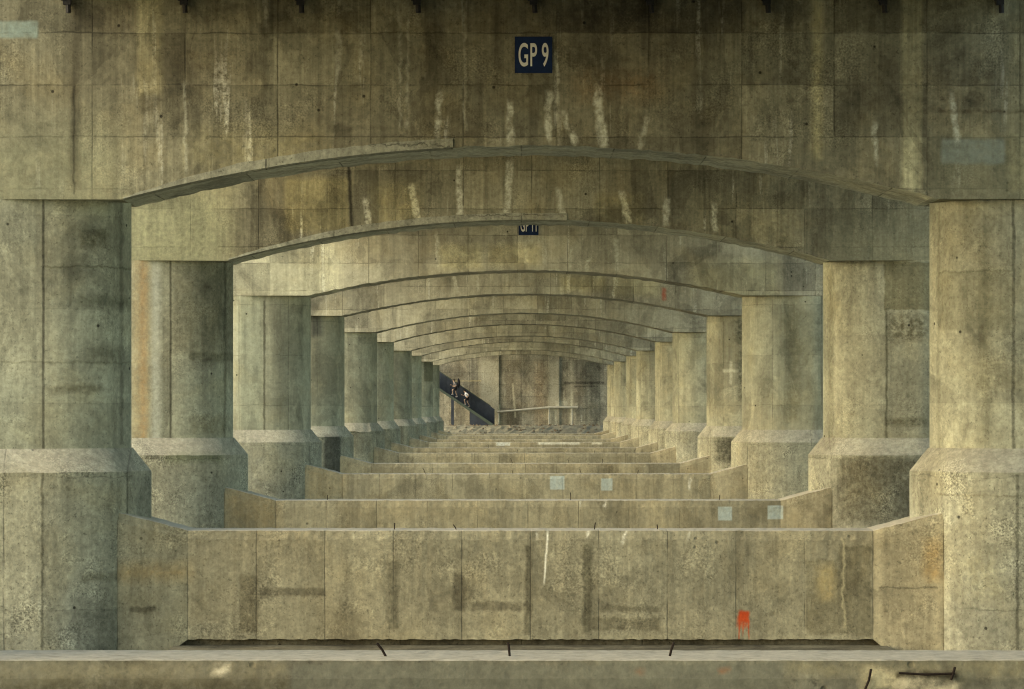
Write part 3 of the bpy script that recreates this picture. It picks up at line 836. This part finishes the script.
# ------------------------------------------------------------------ two people on the stairs
def skin(pts, edges, rad, root):
    me = bpy.data.meshes.new('s')
    me.from_pydata(pts, edges, [])
    o = bpy.data.objects.new('s', me); C.objects.link(o)
    o.modifiers.new('k', 'SKIN')
    sv = me.skin_vertices[0].data
    for i, r in enumerate(rad):
        sv[i].radius = (r, r) if not isinstance(r, tuple) else r
        sv[i].use_root = (i == root)
    m = o.modifiers.new('d', 'SUBSURF'); m.levels = 2; m.render_levels = 2
    dg = bpy.context.evaluated_depsgraph_get()
    out = bpy.data.meshes.new_from_object(o.evaluated_get(dg))
    bpy.data.objects.remove(o)
    for p in out.polygons: p.use_smooth = True
    return out


M_SKIN = simple('skin', (.34, .25, .19), .6, 0, .08, 8)
M_HAIR = simple('black_hair', (.012, .011, .012), .5, 0, .2, 20)


def person(label, foot, joints, clothes, hair_r=.112):
    """joints in (forward, side, up); forward is -x, up the stairs"""
    J = joints
    g = thing('person', label, 'person', foot, 'people on the stairs')
    P = lambda k: (-J[k][0], J[k][1], J[k][2])
    names = ['pelvis', 'spine', 'chest', 'neck', 'head', 'crown', 'hipL', 'kneeL', 'ankleL', 'toeL', 'hipR', 'kneeR', 'ankleR', 'toeR',
             'shL', 'elL', 'wrL', 'palmL', 'shR', 'elR', 'wrR', 'palmR', 'nose']
    rads = [.125, .115, .125, .055, .092, .075, .085, .058, .04, .032, .085, .058, .04, .032, .058, .042, .03, .034, .058, .042, .03, .034, .02]
    ed = [('pelvis', 'spine'), ('spine', 'chest'), ('chest', 'neck'), ('neck', 'head'), ('head', 'crown'), ('pelvis', 'hipL'), ('hipL', 'kneeL'),
          ('kneeL', 'ankleL'), ('ankleL', 'toeL'), ('pelvis', 'hipR'), ('hipR', 'kneeR'), ('kneeR', 'ankleR'), ('ankleR', 'toeR'),
          ('chest', 'shL'), ('shL', 'elL'), ('elL', 'wrL'), ('wrL', 'palmL'), ('chest', 'shR'), ('shR', 'elR'), ('elR', 'wrR'), ('wrR', 'palmR'), ('head', 'nose')]
    ix = {k: n for n, k in enumerate(names)}
    me = skin([P(k) for k in names], [(ix[a], ix[b]) for a, b in ed], rads, 0)
    # fingers: five short tapered chains rooted in each palm
    bm = bmesh.new(); bm.from_mesh(me)
    for s in 'LR':
        p, w_ = Vector(P('palm' + s)), Vector(P('wr' + s))
        d = (p - w_).normalized(); side = d.cross(Vector((0, 1, 0))).normalized(); curl = side.cross(d).normalized()
        for q, ln in ((-1.5, .065), (-.5, .078), (.5, .074), (1.5, .058), (2.4, .05)):
            m = MB()
            a0 = p + side * q * .016 - d * (.03 if q > 2 else 0)
            dd = (d + side * .9).normalized() if q > 2 else d
            m.tube([a0, a0 + dd * ln * .55, a0 + dd * ln * .9 + curl * ln * .4], [.010, .009, .006], 6)
            vs = [bm.verts.new(c) for c in m.v]
            for fc in m.f: bm.faces.new([vs[z] for z in fc])
    bm.to_mesh(me); bm.free()
    link('body', me, M_SKIN, g)
    # hair: cap over the top and back of the head
    hd = Vector(P('head'))
    bm = bmesh.new()
    bmesh.ops.create_icosphere(bm, subdivisions=3, radius=hair_r)
    for vv in bm.verts:
        vv.co.x *= 1.08
        if vv.co.x < -.03 and vv.co.z < .045: vv.co *= .72
        if vv.co.z < -.03: vv.co *= .8
    hm = bpy.data.meshes.new('h'); bm.to_mesh(hm); bm.free()
    for p in hm.polygons: p.use_smooth = True
    for vv in hm.vertices: vv.co += hd + Vector((.012, 0, .035))
    link('hair', hm, M_HAIR, g)
    for nm, mat, keys, eds, rr in clothes:
        ii = {k: n for n, k in enumerate(keys)}
        pts = []
        for k in keys:
            if '>' in k:
                a, rest = k.split('>'); b_, fr = rest.split(':'); fr = float(fr)
                pts.append(tuple(Vector(P(a)).lerp(Vector(P(b_)), fr)))
            else:
                pts.append(P(k))
        link(nm, skin(pts, [(ii[a], ii[b_]) for a, b_ in eds], rr, 0), mat, g)
    for s in 'LR':
        a, t_ = Vector(P('ankle' + s)), Vector(P('toe' + s))
        d = (t_ - a); d.z = min(d.z, 0); 
        heel = a - Vector((d.x, 0, 0)).normalized() * .05 + Vector((0, 0, -.05))
        MB().tube([heel, heel.lerp(t_, .4), heel.lerp(t_, .8), t_ + (t_ - heel) * .15], [.042, .05, .048, .028], 8).build('shoe', M_SHOE, g, 50)
    return g


M_SHOE = simple('pale_shoe', (.5, .5, .48), .6, 0, .1, 9)
M_SHIRT = simple('white_shirt', (.55, .57, .62), .8, 0, .06, 9)
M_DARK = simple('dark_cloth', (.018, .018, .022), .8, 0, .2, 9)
M_GREY = simple('grey_cloth', (.16, .155, .165), .8, 0, .2, 9)
J1 = dict(pelvis=(0, 0, .98), spine=(.05, 0, 1.18), chest=(.10, 0, 1.38), neck=(.14, 0, 1.53), head=(.17, 0, 1.66), crown=(.17, 0, 1.74), nose=(.275, 0, 1.655),
          hipL=(.0, -.1, .92), kneeL=(.30, -.11, .74), ankleL=(.26, -.11, .36), toeL=(.40, -.11, .30),
          hipR=(-.02, .1, .92), kneeR=(-.02, .1, .52), ankleR=(-.16, .1, .13), toeR=(-.02, .1, .05),
          shL=(.08, -.19, 1.42), elL=(-.08, -.25, 1.17), wrL=(.14, -.22, 1.05), palmL=(.22, -.2, 1.08),
          shR=(.10, .19, 1.42), elR=(.16, .24, 1.15), wrR=(.38, .18, 1.22), palmR=(.45, .16, 1.26))
J2 = dict(pelvis=(0, 0, .95), spine=(.08, 0, 1.15), chest=(.17, 0, 1.34), neck=(.24, 0, 1.48), head=(.29, 0, 1.60), crown=(.30, 0, 1.68), nose=(.395, 0, 1.585),
          hipL=(.02, -.1, .90), kneeL=(.33, -.11, .70), ankleL=(.20, -.11, .34), toeL=(.33, -.11, .28),
          hipR=(-.02, .1, .90), kneeR=(.0, .1, .50), ankleR=(-.20, .1, .14), toeR=(-.06, .1, .05),
          shL=(.15, -.19, 1.38), elL=(-.14, -.26, 1.22), wrL=(-.02, -.25, 1.0), palmL=(.04, -.24, .96),
          shR=(.17, .19, 1.38), elR=(.30, .24, 1.12), wrR=(.5, .2, 1.2), palmR=(.57, .18, 1.24))
top_k = ['spine', 'chest', 'pelvis', 'neck', 'shL', 'shL>elL:.85', 'shR', 'shR>elR:.85']
top_e = [('spine', 'chest'), ('spine', 'pelvis'), ('chest', 'neck'), ('chest', 'shL'), ('shL', 'shL>elL:.85'), ('chest', 'shR'), ('shR', 'shR>elR:.85')]
top_r = [.135, .145, .135, .07, .08, .062, .08, .062]
def legs(fr):
    kl, kr = 'hipL>kneeL:%.2f' % fr, 'hipR>kneeR:%.2f' % fr
    return ['pelvis', 'hipL', kl, 'hipR', kr], [('pelvis', 'hipL'), ('hipL', kl), ('pelvis', 'hipR'), ('hipR', kr)], [.14, .105, .085, .105, .085]
lk, le, lr = legs(.75)
fx, fz = at(455.5, 397.4, YS0 + .5)
person('leading person in dark grey clothes climbing the stairs, black hair, elbows bent', (fx, YS0 + .55, fz), J1,
       [('jacket', M_GREY, top_k, top_e, top_r), ('shorts', M_DARK, lk, le, lr)])
fx2, fz2 = at(467.5, 407.2, YS0 + .5)
person('trailing person in white shirt and black shorts running up the stairs', (fx2, YS0 + .55, fz2), J2,
       [('shirt', M_SHIRT, top_k, top_e, top_r), ('shorts', M_DARK, lk, le, lr)])
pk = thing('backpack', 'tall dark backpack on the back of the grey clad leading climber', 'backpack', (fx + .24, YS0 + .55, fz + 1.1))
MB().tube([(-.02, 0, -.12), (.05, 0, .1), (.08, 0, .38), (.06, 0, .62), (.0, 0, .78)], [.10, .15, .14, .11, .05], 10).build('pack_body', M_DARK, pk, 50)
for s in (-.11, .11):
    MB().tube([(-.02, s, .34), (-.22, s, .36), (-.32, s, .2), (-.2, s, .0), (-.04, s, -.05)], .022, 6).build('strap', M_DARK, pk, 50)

# ------------------------------------------------------------------ light
EL = R(25)          # sun height, direction: from the left and a little from behind the camera
w = bpy.data.worlds.new('World'); sc.world = w; w.use_nodes = True
nt = w.node_tree
bg = nt.nodes['Background']
sky = nt.nodes.new('ShaderNodeTexSky'); sky.sky_type = 'NISHITA'; sky.sun_disc = False
dirv = Vector((-math.cos(EL) * .965, -math.cos(EL) * .26, math.sin(EL)))     # towards the sun
sky.sun_elevation = EL
sky.sun_rotation = math.atan2(dirv.x, dirv.y)
sky.air_density = 1.0; sky.dust_density = 2.0; sky.ozone_density = .4
tint = nt.nodes.new('ShaderNodeMix'); tint.data_type = 'RGBA'; tint.blend_type = 'MULTIPLY'
tint.inputs[0].default_value = 1; tint.inputs[7].default_value = (1.10, 1.03, .84, 1)      # pale overcast, not blue
nt.links.new(sky.outputs[0], tint.inputs[6]); nt.links.new(tint.outputs[2], bg.inputs[0])
bg.inputs[1].default_value = .15
sl_ = bpy.data.lights.new('sun', 'SUN'); sl_.energy = .5; sl_.angle = R(36); sl_.color = (1, .975, .92)
so = bpy.data.objects.new('sun', sl_); C.objects.link(so)
so.rotation_euler = dirv.to_track_quat('Z', 'Y').to_euler()

# ------------------------------------------------------------------ camera
cam = bpy.data.cameras.new('camera')
co = bpy.data.objects.new('camera', cam); C.objects.link(co)
co.location = (0, 0, H)
co.rotation_euler = (R(90), 0, 0)
cam.sensor_fit = 'HORIZONTAL'; cam.sensor_width = 36
cam.lens = F * 36 / 1024
cam.shift_x = -(VX - 512) / 1024
cam.shift_y = (VY - 344.5) / 1024
cam.clip_start = .5; cam.clip_end = 6000
sc.camera = co

sc.render.engine = 'CYCLES'
sc.cycles.use_denoising = True
sc.cycles.denoising_prefilter = 'NONE'
sc.cycles.pixel_filter_type = 'BLACKMAN_HARRIS'; sc.cycles.filter_width = 1.15
sc.cycles.max_bounces = 8; sc.cycles.diffuse_bounces = 6
sc.cycles.sample_clamp_indirect = 6
vs = sc.view_settings
sc.display_settings.display_device = 'sRGB'
vs.view_transform = 'Standard'; vs.look = 'None'; vs.gamma = 1; vs.exposure = 1.55
vs.use_curve_mapping = False
